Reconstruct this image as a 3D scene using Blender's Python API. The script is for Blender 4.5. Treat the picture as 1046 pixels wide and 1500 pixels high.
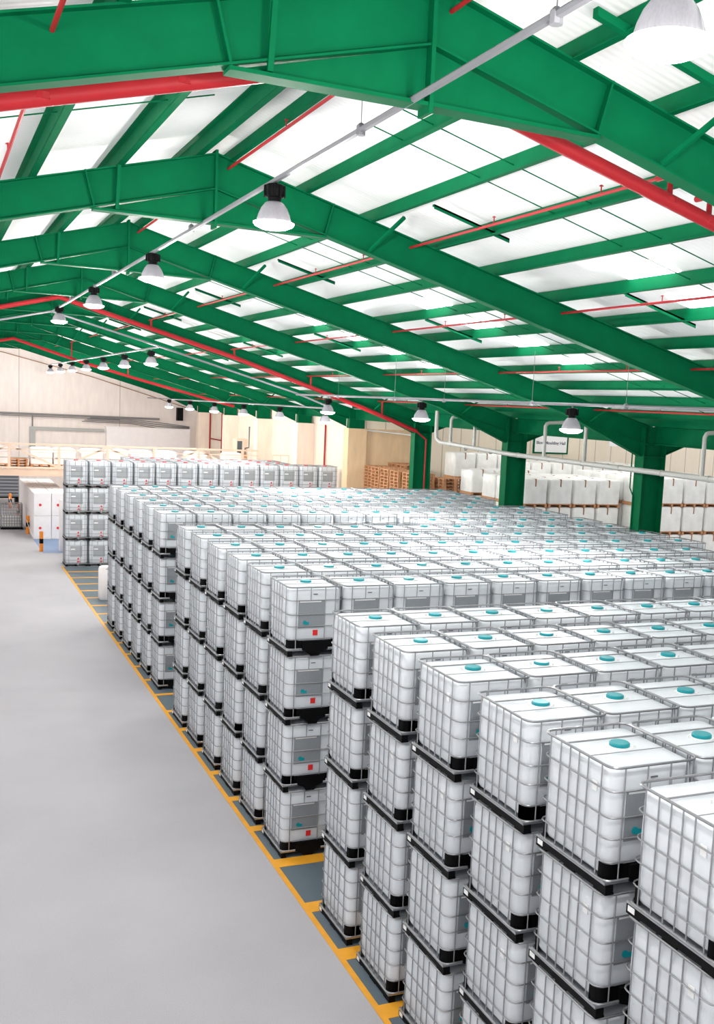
import bpy, bmesh, math, random
from mathutils import Vector, Matrix
random.seed(7)
D = bpy.data
for o in list(D.objects): D.objects.remove(o)
SC = bpy.context.scene
COL = SC.collection
PI = math.pi

# ------------------------------------------------------------------ camera
cd = D.cameras.new('camera'); cam = D.objects.new('camera', cd); COL.objects.link(cam)
cd.sensor_fit = 'VERTICAL'; cd.sensor_height = 36.0; cd.lens = 36.0 * 1552.684 / 1500.0
cd.shift_x = -0.078; cd.shift_y = 0.0333
cd.clip_start = 0.05; cd.clip_end = 400
cam.location = (-6.239, -14.861, 8.211)
cam.rotation_euler = (math.radians(82.64), math.radians(-2.91), math.radians(-25.58))
SC.camera = cam
# ------------------------------------------------------------------ light
W = D.worlds.new('daylight'); SC.world = W; W.use_nodes = True
_nt = W.node_tree; _bg = _nt.nodes['Background']
_tc = _nt.nodes.new('ShaderNodeTexCoord'); _sp = _nt.nodes.new('ShaderNodeSeparateXYZ'); _mr = _nt.nodes.new('ShaderNodeMapRange')
_nt.links.new(_tc.outputs['Generated'], _sp.inputs[0]); _nt.links.new(_sp.outputs['Z'], _mr.inputs['Value'])
_mr.inputs['From Min'].default_value = -0.26; _mr.inputs['From Max'].default_value = -0.14    # added glow below the horizon to light the roof underside, hazy sky above
_mr.inputs['To Min'].default_value = 4.4; _mr.inputs['To Max'].default_value = 0.5
_nt.links.new(_mr.outputs[0], _bg.inputs[1])
_bg.inputs[0].default_value = (1.0, 0.985, 0.975, 1)
LAMP_W = 500.0
SKY_E = 5.0
SC.view_settings.view_transform = 'Standard'; SC.view_settings.look = 'None'
SC.view_settings.exposure = 0.72; SC.view_settings.gamma = 1.0
SC.view_settings.use_curve_mapping = False

# ------------------------------------------------------------------ materials
def srgb(r, g, b):
    f = lambda c: (c/12.92 if c <= 0.04045 else ((c+0.055)/1.055)**2.4)
    return (f(r/255), f(g/255), f(b/255), 1)
def mat(name, col, rough=0.5, metal=0.0, noise=0.0, nscale=8.0, bump=0.0, bscale=40.0, emit=None, es=0.0, spec=0.5, stretch=None):
    m = D.materials.new(name); m.use_nodes = True
    nt = m.node_tree; b = nt.nodes['Principled BSDF']
    b.inputs['Base Color'].default_value = col; b.inputs['Roughness'].default_value = rough
    b.inputs['Metallic'].default_value = metal; b.inputs['Specular IOR Level'].default_value = spec
    if noise > 0 or bump > 0:
        tc = nt.nodes.new('ShaderNodeTexCoord'); mp = nt.nodes.new('ShaderNodeMapping')
        nt.links.new(tc.outputs['Object'], mp.inputs[0])
        if stretch: mp.inputs['Scale'].default_value = stretch
    if noise > 0:
        n = nt.nodes.new('ShaderNodeTexNoise'); n.inputs['Scale'].default_value = nscale; n.inputs['Detail'].default_value = 6
        nt.links.new(mp.outputs[0], n.inputs['Vector'])
        r = nt.nodes.new('ShaderNodeValToRGB')
        r.color_ramp.elements[0].position = 0.3; r.color_ramp.elements[1].position = 0.7
        c = Vector(col[:3]); lo = c*(1-noise); hi = c*(1+noise*0.6)
        r.color_ramp.elements[0].color = (*lo, 1); r.color_ramp.elements[1].color = (min(hi[0],1), min(hi[1],1), min(hi[2],1), 1)
        nt.links.new(n.outputs[0], r.inputs[0]); nt.links.new(r.outputs[0], b.inputs['Base Color'])
    if bump > 0:
        n2 = nt.nodes.new('ShaderNodeTexNoise'); n2.inputs['Scale'].default_value = bscale
        nt.links.new(mp.outputs[0], n2.inputs['Vector'])
        bp = nt.nodes.new('ShaderNodeBump'); bp.inputs['Strength'].default_value = bump; bp.inputs['Distance'].default_value = 0.01
        nt.links.new(n2.outputs[0], bp.inputs['Height']); nt.links.new(bp.outputs[0], b.inputs['Normal'])
    if emit:
        b.inputs['Emission Color'].default_value = emit; b.inputs['Emission Strength'].default_value = es
    return m
M = {}
M['green'] = mat('green_paint', srgb(0, 93, 57), 0.65, noise=0.10, nscale=3.0, spec=0.06)
M['white_plastic'] = mat('white_plastic', srgb(222, 227, 233), 0.42, noise=0.03, nscale=5)
M['steel'] = mat('galvanised_steel', srgb(160, 161, 165), 0.38, metal=0.75, noise=0.08, nscale=20)
M['deck'] = mat('zinc_sheet', srgb(190, 192, 196), 0.3, metal=0.85)
M['black'] = mat('black_plastic', srgb(5, 5, 7), 0.6, spec=0.15)
M['teal'] = mat('teal_plastic', srgb(0, 150, 160), 0.4)
M['redcap'] = mat('red_plastic', srgb(215, 45, 50), 0.45)
M['plate'] = mat('grey_label_plate', srgb(150, 155, 160), 0.45, metal=0.2, noise=0.05, nscale=30)
M['sticker'] = mat('white_sticker', srgb(245, 245, 245), 0.5)
M['redlabel'] = mat('red_label', srgb(225, 40, 40), 0.5)
M['redpipe'] = mat('red_paint', srgb(158, 34, 40), 0.5, noise=0.06, nscale=6, spec=0.2)
M['conduit'] = mat('grey_conduit', srgb(118, 118, 123), 0.5, metal=0.3)
M['greypipe'] = mat('grey_pipe', srgb(170, 170, 166), 0.5)
M['wood'] = mat('pallet_wood', srgb(196, 142, 100), 0.75, noise=0.2, nscale=14)
M['film'] = mat('milky_film', srgb(238, 238, 234), 0.35, noise=0.10, nscale=2.5, bump=0.5, bscale=5)
M['strap'] = mat('brown_carton', srgb(150, 105, 70), 0.7)
M['orange'] = mat('orange_paint', srgb(240, 140, 30), 0.5)
M['cream'] = mat('cream_paint', srgb(232, 204, 182), 0.6)
M['pale_plate'] = mat('pale_label_plate', srgb(164, 168, 172), 0.5, noise=0.05, nscale=30)
M['wrap'] = mat('white_wrapping', srgb(246, 240, 240), 0.5, noise=0.03, nscale=3)
M['glass_shade'] = mat('prismatic_glass', srgb(160, 158, 165), 0.25, noise=0.08, nscale=12, stretch=(6, 6, 1))
M['lens'] = mat('lit_lens', srgb(255, 250, 240), 0.4, emit=(1, 0.96, 0.9, 1), es=6)
M['darkglass'] = mat('dark_glass', srgb(70, 84, 92), 0.15)
M['darkgrey'] = mat('dark_grey', srgb(95, 97, 105), 0.5)
M['cablegrey'] = mat('cable_grey', srgb(120, 116, 116), 0.6)
M['signtext'] = mat('sign_text', srgb(96, 100, 118), 0.6)
M['yellow'] = mat('yellow_floor_paint', srgb(236, 165, 40), 0.55, noise=0.08, nscale=4)

# floor: polished grey concrete with faint cloudiness
def floor_mat(name, col, col2, rough, sc):
    m = D.materials.new(name); m.use_nodes = True; nt = m.node_tree; b = nt.nodes['Principled BSDF']
    tc = nt.nodes.new('ShaderNodeTexCoord')
    n1 = nt.nodes.new('ShaderNodeTexNoise'); n1.inputs['Scale'].default_value = sc; n1.inputs['Detail'].default_value = 8
    n2 = nt.nodes.new('ShaderNodeTexNoise'); n2.inputs['Scale'].default_value = 60; n2.inputs['Detail'].default_value = 3
    ad = nt.nodes.new('ShaderNodeMath'); ad.operation = 'ADD'
    ml = nt.nodes.new('ShaderNodeMath'); ml.operation = 'MULTIPLY'; ml.inputs[1].default_value = 0.5
    nt.links.new(tc.outputs['Object'], n1.inputs['Vector']); nt.links.new(tc.outputs['Object'], n2.inputs['Vector'])
    nt.links.new(n1.outputs[0], ad.inputs[0]); nt.links.new(n2.outputs[0], ad.inputs[1]); nt.links.new(ad.outputs[0], ml.inputs[0])
    r = nt.nodes.new('ShaderNodeValToRGB'); r.color_ramp.elements[0].position = 0.36; r.color_ramp.elements[1].position = 0.64
    r.color_ramp.elements[0].color = col; r.color_ramp.elements[1].color = col2
    nt.links.new(ml.outputs[0], r.inputs[0]); nt.links.new(r.outputs[0], b.inputs['Base Color'])
    b.inputs['Roughness'].default_value = rough
    return m
M['floor'] = floor_mat('grey_concrete', srgb(167, 165, 170), srgb(182, 180, 185), 0.68, 0.35)
M['bay'] = floor_mat('slate_floor_paint', srgb(84, 98, 108), srgb(98, 112, 121), 0.5, 0.8)
M['bluefloor'] = floor_mat('blue_floor_paint', srgb(108, 132, 168), srgb(122, 146, 180), 0.5, 0.8)

# walls: streaky blockwork paint
def wall_mat(name, col, streak=0.06, seams=0.0, axis='X'):
    m = D.materials.new(name); m.use_nodes = True; nt = m.node_tree; b = nt.nodes['Principled BSDF']
    tc = nt.nodes.new('ShaderNodeTexCoord'); mp = nt.nodes.new('ShaderNodeMapping'); mp.inputs['Scale'].default_value = (1.6, 1.6, 0.35)
    nt.links.new(tc.outputs['Object'], mp.inputs[0])
    n = nt.nodes.new('ShaderNodeTexNoise'); n.inputs['Scale'].default_value = 2.0; n.inputs['Detail'].default_value = 8
    nt.links.new(mp.outputs[0], n.inputs['Vector'])
    r = nt.nodes.new('ShaderNodeValToRGB'); c = Vector(col[:3])
    r.color_ramp.elements[0].position = 0.3; r.color_ramp.elements[1].position = 0.7
    r.color_ramp.elements[0].color = (*(c*(1-streak)), 1); r.color_ramp.elements[1].color = (*(c*(1+streak*0.5)), 1)
    nt.links.new(n.outputs[0], r.inputs[0])
    last = r.outputs[0]
    if seams > 0:
        sx = nt.nodes.new('ShaderNodeSeparateXYZ'); nt.links.new(tc.outputs['Object'], sx.inputs[0])
        dv = nt.nodes.new('ShaderNodeMath'); dv.operation = 'DIVIDE'; dv.inputs[1].default_value = seams
        nt.links.new(sx.outputs[axis], dv.inputs[0])
        fr = nt.nodes.new('ShaderNodeMath'); fr.operation = 'FRACT'; nt.links.new(dv.outputs[0], fr.inputs[0])
        lt = nt.nodes.new('ShaderNodeMath'); lt.operation = 'LESS_THAN'; lt.inputs[1].default_value = 0.045/seams
        nt.links.new(fr.outputs[0], lt.inputs[0])
        mx = nt.nodes.new('ShaderNodeMix'); mx.data_type = 'RGBA'
        nt.links.new(lt.outputs[0], mx.inputs['Factor']); nt.links.new(last, mx.inputs['A'])
        mx.inputs['B'].default_value = (*(c*0.55), 1); last = mx.outputs['Result']
    nt.links.new(last, b.inputs['Base Color']); b.inputs['Roughness'].default_value = 0.8
    return m
M['wall_end'] = wall_mat('end_wall_paint', srgb(240, 228, 222), 0.07, 7.2, 'X')
M['wall_side'] = wall_mat('side_wall_paint', srgb(240, 222, 206), 0.08)
M['wall_tan'] = wall_mat('tan_wall_paint', srgb(226, 196, 158), 0.10)
M['wall_ext'] = wall_mat('cream_cladding', srgb(238, 226, 206), 0.04, 1.05, 'X')

# roof lining: white, ribs running down the slope
def roof_mat():
    m = D.materials.new('white_roof_sheet'); m.use_nodes = True; nt = m.node_tree; b = nt.nodes['Principled BSDF']
    b.inputs['Base Color'].default_value = srgb(238, 238, 238); b.inputs['Roughness'].default_value = 0.55
    tc = nt.nodes.new('ShaderNodeTexCoord'); w = nt.nodes.new('ShaderNodeTexWave')
    w.wave_type = 'BANDS'; w.bands_direction = 'Y'; w.inputs['Scale'].default_value = 2.6; w.inputs['Distortion'].default_value = 0
    nt.links.new(tc.outputs['Object'], w.inputs['Vector'])
    bp = nt.nodes.new('ShaderNodeBump'); bp.inputs['Strength'].default_value = 0.22; bp.inputs['Distance'].default_value = 0.02
    nt.links.new(w.outputs[0], bp.inputs['Height']); nt.links.new(bp.outputs[0], b.inputs['Normal'])
    return m
M['roof'] = roof_mat()
M['skylight'] = mat('translucent_rooflight', srgb(250, 250, 250), 0.5, emit=(1, 1, 1, 1), es=SKY_E)

# ------------------------------------------------------------------ mesh helpers
def box(bm, x0, y0, z0, x1, y1, z1, mi=0):
    vs = [bm.verts.new(p) for p in ((x0,y0,z0),(x1,y0,z0),(x1,y1,z0),(x0,y1,z0),(x0,y0,z1),(x1,y0,z1),(x1,y1,z1),(x0,y1,z1))]
    for f in ((3,2,1,0),(4,5,6,7),(0,1,5,4),(1,2,6,5),(2,3,7,6),(3,0,4,7)):
        bm.faces.new([vs[i] for i in f]).material_index = mi
def prism(bm, poly, y0, y1):
    """poly: list of (x,z) counter-clockwise seen from -Y"""
    a = [bm.verts.new((x, y0, z)) for x, z in poly]; b = [bm.verts.new((x, y1, z)) for x, z in poly]
    bm.faces.new(a); bm.faces.new(list(reversed(b)))
    n = len(poly)
    for i in range(n): bm.faces.new((a[i], b[i], b[(i+1) % n], a[(i+1) % n]))
def slab(bm, x0, z0, x1, z1, t, y0, y1):
    """flat strip following the line (x0,z0)-(x1,z1), thickness t below it"""
    prism(bm, [(x0, z0-t), (x1, z1-t), (x1, z1), (x0, z0)], y0, y1)
def tube(bm, pts, r, n=8, closed=False, caps=True):
    pts = [Vector(p) for p in pts]; N = len(pts); rings = []
    prev = None
    for i, p in enumerate(pts):
        if closed: d = (pts[(i+1) % N]-pts[i-1])
        elif i == 0: d = pts[1]-p
        elif i == N-1: d = p-pts[i-1]
        else: d = (pts[i+1]-p).normalized()+(p-pts[i-1]).normalized()
        d.normalize()
        if prev is None: u = d.orthogonal().normalized()
        else:
            u = prev - d*prev.dot(d)
            u = u.normalized() if u.length > 1e-6 else d.orthogonal().normalized()
        prev = u; v = d.cross(u)
        rings.append([bm.verts.new(p+(u*math.cos(2*PI*k/n)+v*math.sin(2*PI*k/n))*r) for k in range(n)])
    for i in range(N if closed else N-1):
        a, b = rings[i], rings[(i+1) % N]
        if closed and i == N-1:
            # best rotation match
            best = min(range(n), key=lambda s: (a[0].co-b[s].co).length)
            b = b[best:]+b[:best]
        for k in range(n): bm.faces.new((a[k], a[(k+1) % n], b[(k+1) % n], b[k]))
    if caps and not closed:
        bm.faces.new(list(reversed(rings[0]))); bm.faces.new(rings[-1])
def lathe(bm, prof, n=20, c=(0,0,0)):
    rings = []
    for r, z in prof:
        rings.append([bm.verts.new((c[0]+r*math.cos(2*PI*k/n), c[1]+r*math.sin(2*PI*k/n), c[2]+z)) for k in range(n)])
    for a, b in zip(rings, rings[1:]):
        for k in range(n): bm.faces.new((a[k], a[(k+1) % n], b[(k+1) % n], b[k]))
    bm.faces.new(list(reversed(rings[0]))); bm.faces.new(rings[-1])
def rrect(hx, hy, r, z, seg=4, cx=0, cy=0):
    out = []
    for sx, sy, a0 in ((1,1,0),(-1,1,90),(-1,-1,180),(1,-1,270)):
        for k in range(seg+1):
            a = math.radians(a0+90*k/seg)
            out.append((cx+sx*(hx-r)+r*math.cos(a), cy+sy*(hy-r)+r*math.sin(a), z))
    return out
def loft(bm, rings, cap=True):
    R = [[bm.verts.new(p) for p in r] for r in rings]
    n = len(R[0])
    for a, b in zip(R, R[1:]):
        for k in range(n): bm.faces.new((a[k], a[(k+1) % n], b[(k+1) % n], b[k]))
    if cap:
        bm.faces.new(list(reversed(R[0]))); bm.faces.new(R[-1])
def mk(name, bm, m, parent=None, smooth=False, loc=None):
    bmesh.ops.recalc_face_normals(bm, faces=bm.faces)
    me = D.meshes.new(name); bm.to_mesh(me); bm.free()
    for x in (m if isinstance(m, (list, tuple)) else [m]): me.materials.append(M[x])
    if smooth:
        for f in me.polygons: f.use_smooth = True
        try: me.set_sharp_from_angle(angle=math.radians(40))
        except Exception: pass
    o = D.objects.new(name, me); COL.objects.link(o)
    if parent: o.parent = parent
    if loc: o.location = loc
    return o
def B(): return bmesh.new()
def tag(o, label, cat, group=None, kind=None):
    if label: o['label'] = label
    if cat: o['category'] = cat
    if group: o['group'] = group
    if kind: o['kind'] = kind
    return o
def thing(name, loc, label, cat, group=None):
    o = D.objects.new(name, None); COL.objects.link(o); o.location = loc; o.empty_display_size = 0.2
    return tag(o, label, cat, group)
def struct(name, bm, m):
    o = mk(name, bm, m); o['kind'] = 'structure'; return o
def copy_tree(o, parent=None):
    c = o.copy(); COL.objects.link(c); c.parent = parent
    for ch in KIDS(o): copy_tree(ch, c)
    return c
_k = {}
def KIDS(o):
    return list(o.children)
ORD = ['nearest', 'second', 'third', 'fourth', 'fifth', 'sixth', 'seventh', 'eighth', 'ninth', 'tenth', 'eleventh', 'twelfth', 'thirteenth', 'fourteenth']
ORDF = ['first'] + ORD[1:]

# ------------------------------------------------------------------ building data
XR, SL, ZT = -2.03, 0.27, 12.06            # ridge, slope, top of rafters at ridge
XC0, XC1 = 12.6, 13.4                      # columns
def ztop(x):
    if x <= 13.0: return ZT - SL*abs(x-XR)
    return ztop(13.0) + SL*(x-13.0)
FY = [-5.5+8.06*k for k in range(10)]      # portal frames f1..f10
YEND = 69.4; YB = 34.6                     # end wall, start of the solid side wall

# ------------------------------------------------------------------ shell
b = B(); box(b, -17, -24, -0.2, 46, 71, 0); struct('floor', b, 'floor')
def lx(y): return -0.70 + 0.0055*y         # aisle line
b = B()
vs = [b.verts.new(p) for p in ((lx(-16)+.04, -16, .004), (13.0, -16, .004), (13.0, 36.9, .004), (lx(36.9)+.04, 36.9, .004))]
b.faces.new(vs); r = bmesh.ops.extrude_face_region(b, geom=b.faces[:]); bmesh.ops.translate(b, verts=[v for v in r['geom'] if isinstance(v, bmesh.types.BMVert)], vec=(0,0,-.003))
struct('floor_bay', b, 'bay')
b = B(); box(b, -0.93, 41.4, 0.001, 2.6, 46.8, 0.005); struct('floor_blue', b, 'bluefloor')

def line_obj(name, quads, label, cat):
    b = B()
    for q in quads:
        t = [b.verts.new((x, y, 0.010)) for x, y in q]; u = [b.verts.new((x, y, 0.0045)) for x, y in q]
        b.faces.new(t); b.faces.new(list(reversed(u)))
        for i in range(4): b.faces.new((u[i], u[(i+1) % 4], t[(i+1) % 4], t[i]))
    o = mk(name, b, 'yellow'); tag(o, label, cat); return o
line_obj('floor_line', [((lx(-16)-.045, -16), (lx(-16)+.045, -16), (lx(37)+.045, 37), (lx(37)-.045, 37))],
         'long yellow painted line along the edge of the pale aisle', 'floor line')
k = 0
ys = [-7.6, -5.9, -4.15, -2.49, -0.86, 0.74, 2.52] + [4.17+1.64*i for i in range(20)]
for i, y in enumerate(ys):
    x1 = 1.6 if y < 24 else 2.4
    wd = .17 if y < 3 else (.12 if y < 12 else .085)
    line_obj('floor_marking', [((lx(y)+.045, y-wd), (x1, y-wd-.02), (x1, y+wd-.02), (lx(y)+.045, y+wd))],
             'yellow painted bar crossing the slate floor beside the aisle, %s counted from the near end' % (ORDF+['fifteenth','sixteenth','seventeenth','eighteenth','nineteenth','twentieth','twenty-first','twenty-second','twenty-third','twenty-fourth','twenty-fifth','twenty-sixth','twenty-seventh'])[i], 'floor marking')

# ceiling slopes
def slope_sheet(xa, xb, y0, y1, off=.25, t=.05):
    b = B(); n = 8
    slab(b, xa, ztop(xa)+off+t, xb, ztop(xb)+off+t, t, y0, y1)
    return b
struct('ceiling', slope_sheet(XR, 13.0, -14.5, 70), 'roof')
struct('ceiling', slope_sheet(-17.2, XR, -14.5, 70), 'roof')
struct('ceiling', slope_sheet(13.0, 28.0, -14.5, 36.2), 'roof')
# end wall (gable), side wall with piers, extension wall
b = B(); prism(b, [(-17, 0), (13.6, 0), (13.6, ztop(13)+.1), (XR, ZT+.15), (-17, ztop(-17)+.1)], YEND, YEND+.3); struct('wall_back', b, 'wall_end')
b = B(); box(b, 13.6, YB+.6, 0, 13.9, YEND, 8.0); struct('wall_right', b, 'wall_side')
b = B(); box(b, 13.46, YB+.1, 0, 40, YB+.6, 7.06); struct('wall_middle', b, 'wall_tan')
b = B(); box(b, 16.9, YB+.02, 0, 40, YB+.1, 7.3); struct('wall_cladding', b, 'wall_ext')
b = B(); box(b, 13.46, YB+.2, 7.06, 40, YB+.5, 9.3); struct('wall_upper', b, 'wall_ext')
for i, y in enumerate([YB-.1]+[f for f in FY[6:]]):
    y0 = y if i == 0 else y-.35
    b = B(); box(b, 12.62, y0, 0, 13.6, y0+.7, 7.06); 
    if i == 0: box(b, 13.46, y0+.1, 0, 13.61, y0+.69, 7.06)
    struct('wall_pier', b, 'wall_tan' if i == 0 else 'wall_side')
# pale partition standing against the end wall
b = B(); box(b, 6.2, YEND-.35, 0, 12.55, YEND-.02, 5.6); box(b, 6.1, YEND-.4, 5.6, 12.6, YEND-.02, 5.66)
tag(mk('partition_wall', b, 'wrap'), 'pale plain partition panel standing against the far end wall', 'partition')

# rooflights
n = 0
PX = [-.46, .72, 1.95, 3.16, 4.47, 5.8, 7.05, 8.33, 9.6, 10.85, 12.1]
for kf in range(0, 8):
    yc = FY[kf+1] - 2.95 if kf < 9 else 0
    for xa, xb in ((3.95, 4.92), (5.25, 6.22), (6.55, 7.5), (7.95, 8.85)):
        n += 1
        b = B(); slab(b, xa, ztop(xa)+.245, xb, ztop(xb)+.245, .02, yc-.65, yc+.65)
        struct('window_%d' % n, b, 'skylight')

for yc in (4, 9.5, 15, 22, 28):  # unseen glowing panels added in the next span to brighten the wrapped loads
    for xa, xb in ((17.4, 18.4), (20.5, 22.5)):
        n += 1
        b = B(); slab(b, xa, ztop(xa)+.245, xb, ztop(xb)+.245, .02, yc-1.3, yc+1.3)
        struct('window_%d' % n, b, 'skylight')

# ------------------------------------------------------------------ portal frames
def portal(k, y):
    nm = ORD[k]
    t = thing('portal_frame', (0, y, 0), 'green steel portal frame of roof rafters, %s from the camera' % nm, 'roof frame')
    def add(name, fn, m='green'):
        b = B(); fn(b); return mk(name, b, m, t)
    dp = .56
    def rafter(s):
        def f(b):
            xe = 13.0 if s > 0 else -17.0
            poly = [(XR, ZT-dp), (xe, ztop(xe)-dp), (xe, ztop(xe)), (XR, ZT)]
            prism(b, poly, -.012, .012)
            for dz in (0, -dp+.02):
                slab(b, XR, ZT+dz, xe, ztop(xe)+dz, .022, -.11, .11)
        return f
    add('rafter', rafter(1)); add('rafter', rafter(-1))
    def apex(b):
        prism(b, [(-3.88, 10.98), (-.18, 10.98), (XR, ZT-dp)], -.011, .011)
        prism(b, [(-3.9, 10.955), (-2.03, 10.965), (-.16, 10.955), (-.16, 10.99), (-2.03, 11.0), (-3.9, 10.99)], -.11, .11)
    add('apex_haunch', apex)
    def ridge_plate(b): box(b, XR-.02, -.13, 10.9, XR+.02, .13, ZT+.04)
    add('ridge_plate', ridge_plate)
    for s in (1, -1):
        def st(b, s=s):
            x = XR+1.85*s
            prism(b, [(x-.012, 10.99), (x+.012, 10.99), (x+.14*s+.012, ztop(x)-.03), (x+.14*s-.012, ztop(x)-.03)], -.1, .1)
        add('stiffener', st)
    # fly braces from purlins to the bottom flange
    for x, sg in ((.72, 1), (-3.55, -1), (10.85, 1)):
        def fb(b, x=x):
            zb = ztop(x)-.5 if x > -3 else 11.1
            tube(b, [(x-.1, -.08, zb), (x+.25, -.75, ztop(x)+.02)] if sg > 0 else [(x, -.1, zb-.1), (x+.02, -.14, ztop(x)+.02)], .035, 4)
        add('brace', fb)
    if True:
        def haunch(b):
            zb = lambda x: 8.33-(x-9.95)*.43
            zr = lambda x: ztop(x)-dp
            prism(b, [(9.9, zr(9.9)), (12.6, 7.14), (12.6, zr(12.6))], -.011, .011)
            slab(b, 9.88, zr(9.88)+.02, 12.6, 7.16, .025, -.11, .11)
        add('eaves_haunch', haunch)
    if y < YB:
        def column(b):
            box(b, XC0, -.21, 0, XC0+.03, .21, 8.0); box(b, XC1-.03, -.21, 0, XC1, .21, 8.0)
            box(b, XC0+.03, -.009, 0, XC1-.03, .009, 7.98)
            box(b, XC0+.03, -.2, 7.12, XC1-.03, .2, 7.15)
            box(b, XC0-.05, -.25, 0, XC1+.05, .25, .03)
        add('column', column)
        def haunch2(b):
            zr = lambda x: ztop(x)-dp
            prism(b, [(13.4, 7.2), (16.3, zr(16.3)), (13.4, zr(13.4))], -.011, .011)
            prism(b, [(13.4, 7.17), (16.3, zr(16.3)-.02), (16.3, zr(16.3)), (13.4, 7.2)], -.11, .11)
            prism(b, [(13.0, ztop(13)-dp), (27.5, ztop(27.5)-dp), (27.5, ztop(27.5)), (13.0, ztop(13.0))], -.012, .012)
            slab(b, 13.0, ztop(13)-dp+.02, 27.5, ztop(27.5)-dp+.02, .022, -.11, .11)
        add('side_rafter', haunch2)
    else:
        def stub(b):
            box(b, 12.7, -.2, 7.06, 13.5, .2, 8.0)
        add('column', stub)
    return t
for k, y in enumerate(FY): portal(k, y)

# purlins, each one long member
def purlin(x, slope, label, yend=69.3):
    b = B(); h = .22
    z = ztop(x)
    box(b, x-.012, -14.0, z+.01, x+.012, yend, z+.01+h)
    sg = 1 if slope > 0 else -1
    box(b, min(x, x-sg*.09), -14.0, z+.003, max(x, x-sg*.09), yend, z+.02)
    box(b, min(x, x+sg*.09), -14.0, z+h-.01, max(x, x+sg*.09), yend, z+h+.008)
    tag(mk('purlin', b, 'green'), label, 'purlin')
purlin(-1.72, 1, 'green purlin just right of the roof ridge')
for i, x in enumerate(PX):
    purlin(x, 1, 'long green roof purlin on the right slope, %s below the ridge purlin' % ORDF[i])
purlin(-2.34, -1, 'green purlin just left of the roof ridge')
for i, x in enumerate([-3.55, -4.81, -6.07, -7.33, -8.6]):
    purlin(x, -1, 'long green roof purlin on the left slope, %s below the ridge purlin' % ORDF[i])
for i, x in enumerate([14.3, 15.7, 17.1, 18.5]):
    purlin(x, -1, 'green purlin of the next roof span beyond the columns, %s from the valley' % ORDF[i], 34)

# eaves beams between columns
for i in range(6):
    y0 = FY[i]+.22; y1 = FY[i+1]-.22
    b = B()
    box(b, 12.88, y0, 7.50, 13.12, y1, 7.53); box(b, 12.88, y0, 7.98, 13.12, y1, 8.01); box(b, 12.99, y0, 7.53, 13.01, y1, 7.98)
    tag(mk('eaves_beam', b, 'green'), 'deep green beam between column tops, %s span from the camera' % ORDF[i], 'beam')

b = B(); box(b, 12.82, -13.8, 8.03, 13.18, 34.6, 8.06); box(b, 12.80, -13.8, 8.03, 12.83, 34.6, 8.27); box(b, 13.17, -13.8, 8.03, 13.2, 34.6, 8.27)
tag(mk('valley_gutter', b, 'green'), 'green gutter running along the top of the column line', 'gutter')
# sag rods and angle struts
for k in range(9):
    y0 = FY[k]
    for j, (dy, xa, xb) in enumerate(((3.2, -.95, 11.9), (4.15, -.9, 11.9))):
        b = B(); tube(b, [(xa, y0+dy, ztop(xa)+.09), (xb, y0+dy, ztop(xb)+.09)], .009, 5)
        tube(b, [(-3.0, y0+dy, ztop(-3.0)+.09), (-8.5, y0+dy, ztop(-8.5)+.09)], .009, 5)
        tag(mk('sag_rod', b, 'green'), 'thin %s rod tying the roof purlins, %s bay from the camera' % (('nearer', 'farther')[j], ORDF[k]), 'tie rod')
    for j, (xa, xb) in enumerate(((.85, 1.95), (4.5, 5.8))):
        b = B()
        slab(b, xa, ztop(xa)+.05, xb+.25, ztop(xb+.25)+.05, .03, y0+5.9, y0+5.97)
        slab(b, xa, ztop(xa)+.05, xb+.25, ztop(xb+.25)+.05, .07, y0+5.9, y0+5.908)
        tag(mk('strut', b, 'green'), 'short green angle strut under the roof, %s slope, %s bay from camera' % (('upper', 'middle')[j], ORDF[k]), 'strut')
b = B(); slab(b, -.86, 11.8, .8, 11.36, .08, -6.5, -6.42)
tag(mk('strut', b, 'green'), 'green angle strut near the bright lamp at the top right', 'strut')

# sprinkler branch pipes
def sprinkler(x, label, ends=None):
    y0, y1 = ends or (-14, 60)
    z = ztop(x)-.15
    t = thing('sprinkler_pipe', (x, 0, z), label, 'sprinkler pipe')
    b = B(); tube(b, [(0, y0, 0), (0, y1, 0)], .022, 8); mk('pipe', b, 'redpipe', t)
    for k in range(9):
        for dy in (2.2, 5.0):
            y = FY[k]+dy
            if y < y0 or y > y1: continue
            b = B(); tube(b, [(0, y, 0), (0, y, .11)], .009, 5); lathe(b, [(.028, 0), (.028, .008), (.006, .02)], 8, (0, y, .10))
            mk('sprinkler_head', b, 'redpipe', t)
for x, l in ((-1.82, 'thin red sprinkler pipe along the roof ridge'), (1.42, 'thin red sprinkler pipe high on the right roof slope'),
             (4.6, 'thin red sprinkler pipe midway down the right roof slope'), (7.75, 'thin red sprinkler pipe low on the right roof slope'),
             (10.9, 'thin red sprinkler pipe just above the eaves'), (-5.3, 'thin red sprinkler pipe on the left roof slope')):
    sprinkler(x, l)
def main(y, pts, r, label, risers, drop=None):
    t = thing('sprinkler_main', (0, y, 0), label, 'fire main')
    b = B(); tube(b, [(x, 0, z) for x, z in pts], r, 12); mk('pipe', b, 'redpipe', t, True)
    def zat(x):
        for (a, za), (c, zc) in zip(pts, pts[1:]):
            if a <= x <= c: return za+(zc-za)*(x-a)/(c-a)
        return pts[-1][1]
    for x in risers:
        b = B(); tube(b, [(x, 0, zat(x)), (x, 0, ztop(x)-.16), (x, .25, ztop(x)-.15)], r*.42, 8); lathe(b, [(r*1.15, -.03), (r*1.15, .03)], 12, (x, 0, zat(x)))
        mk('riser', b, 'redpipe', t)
    if drop:
        b = B(); tube(b, drop, .035, 8); mk('drop_pipe', b, 'redpipe', t)
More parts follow.
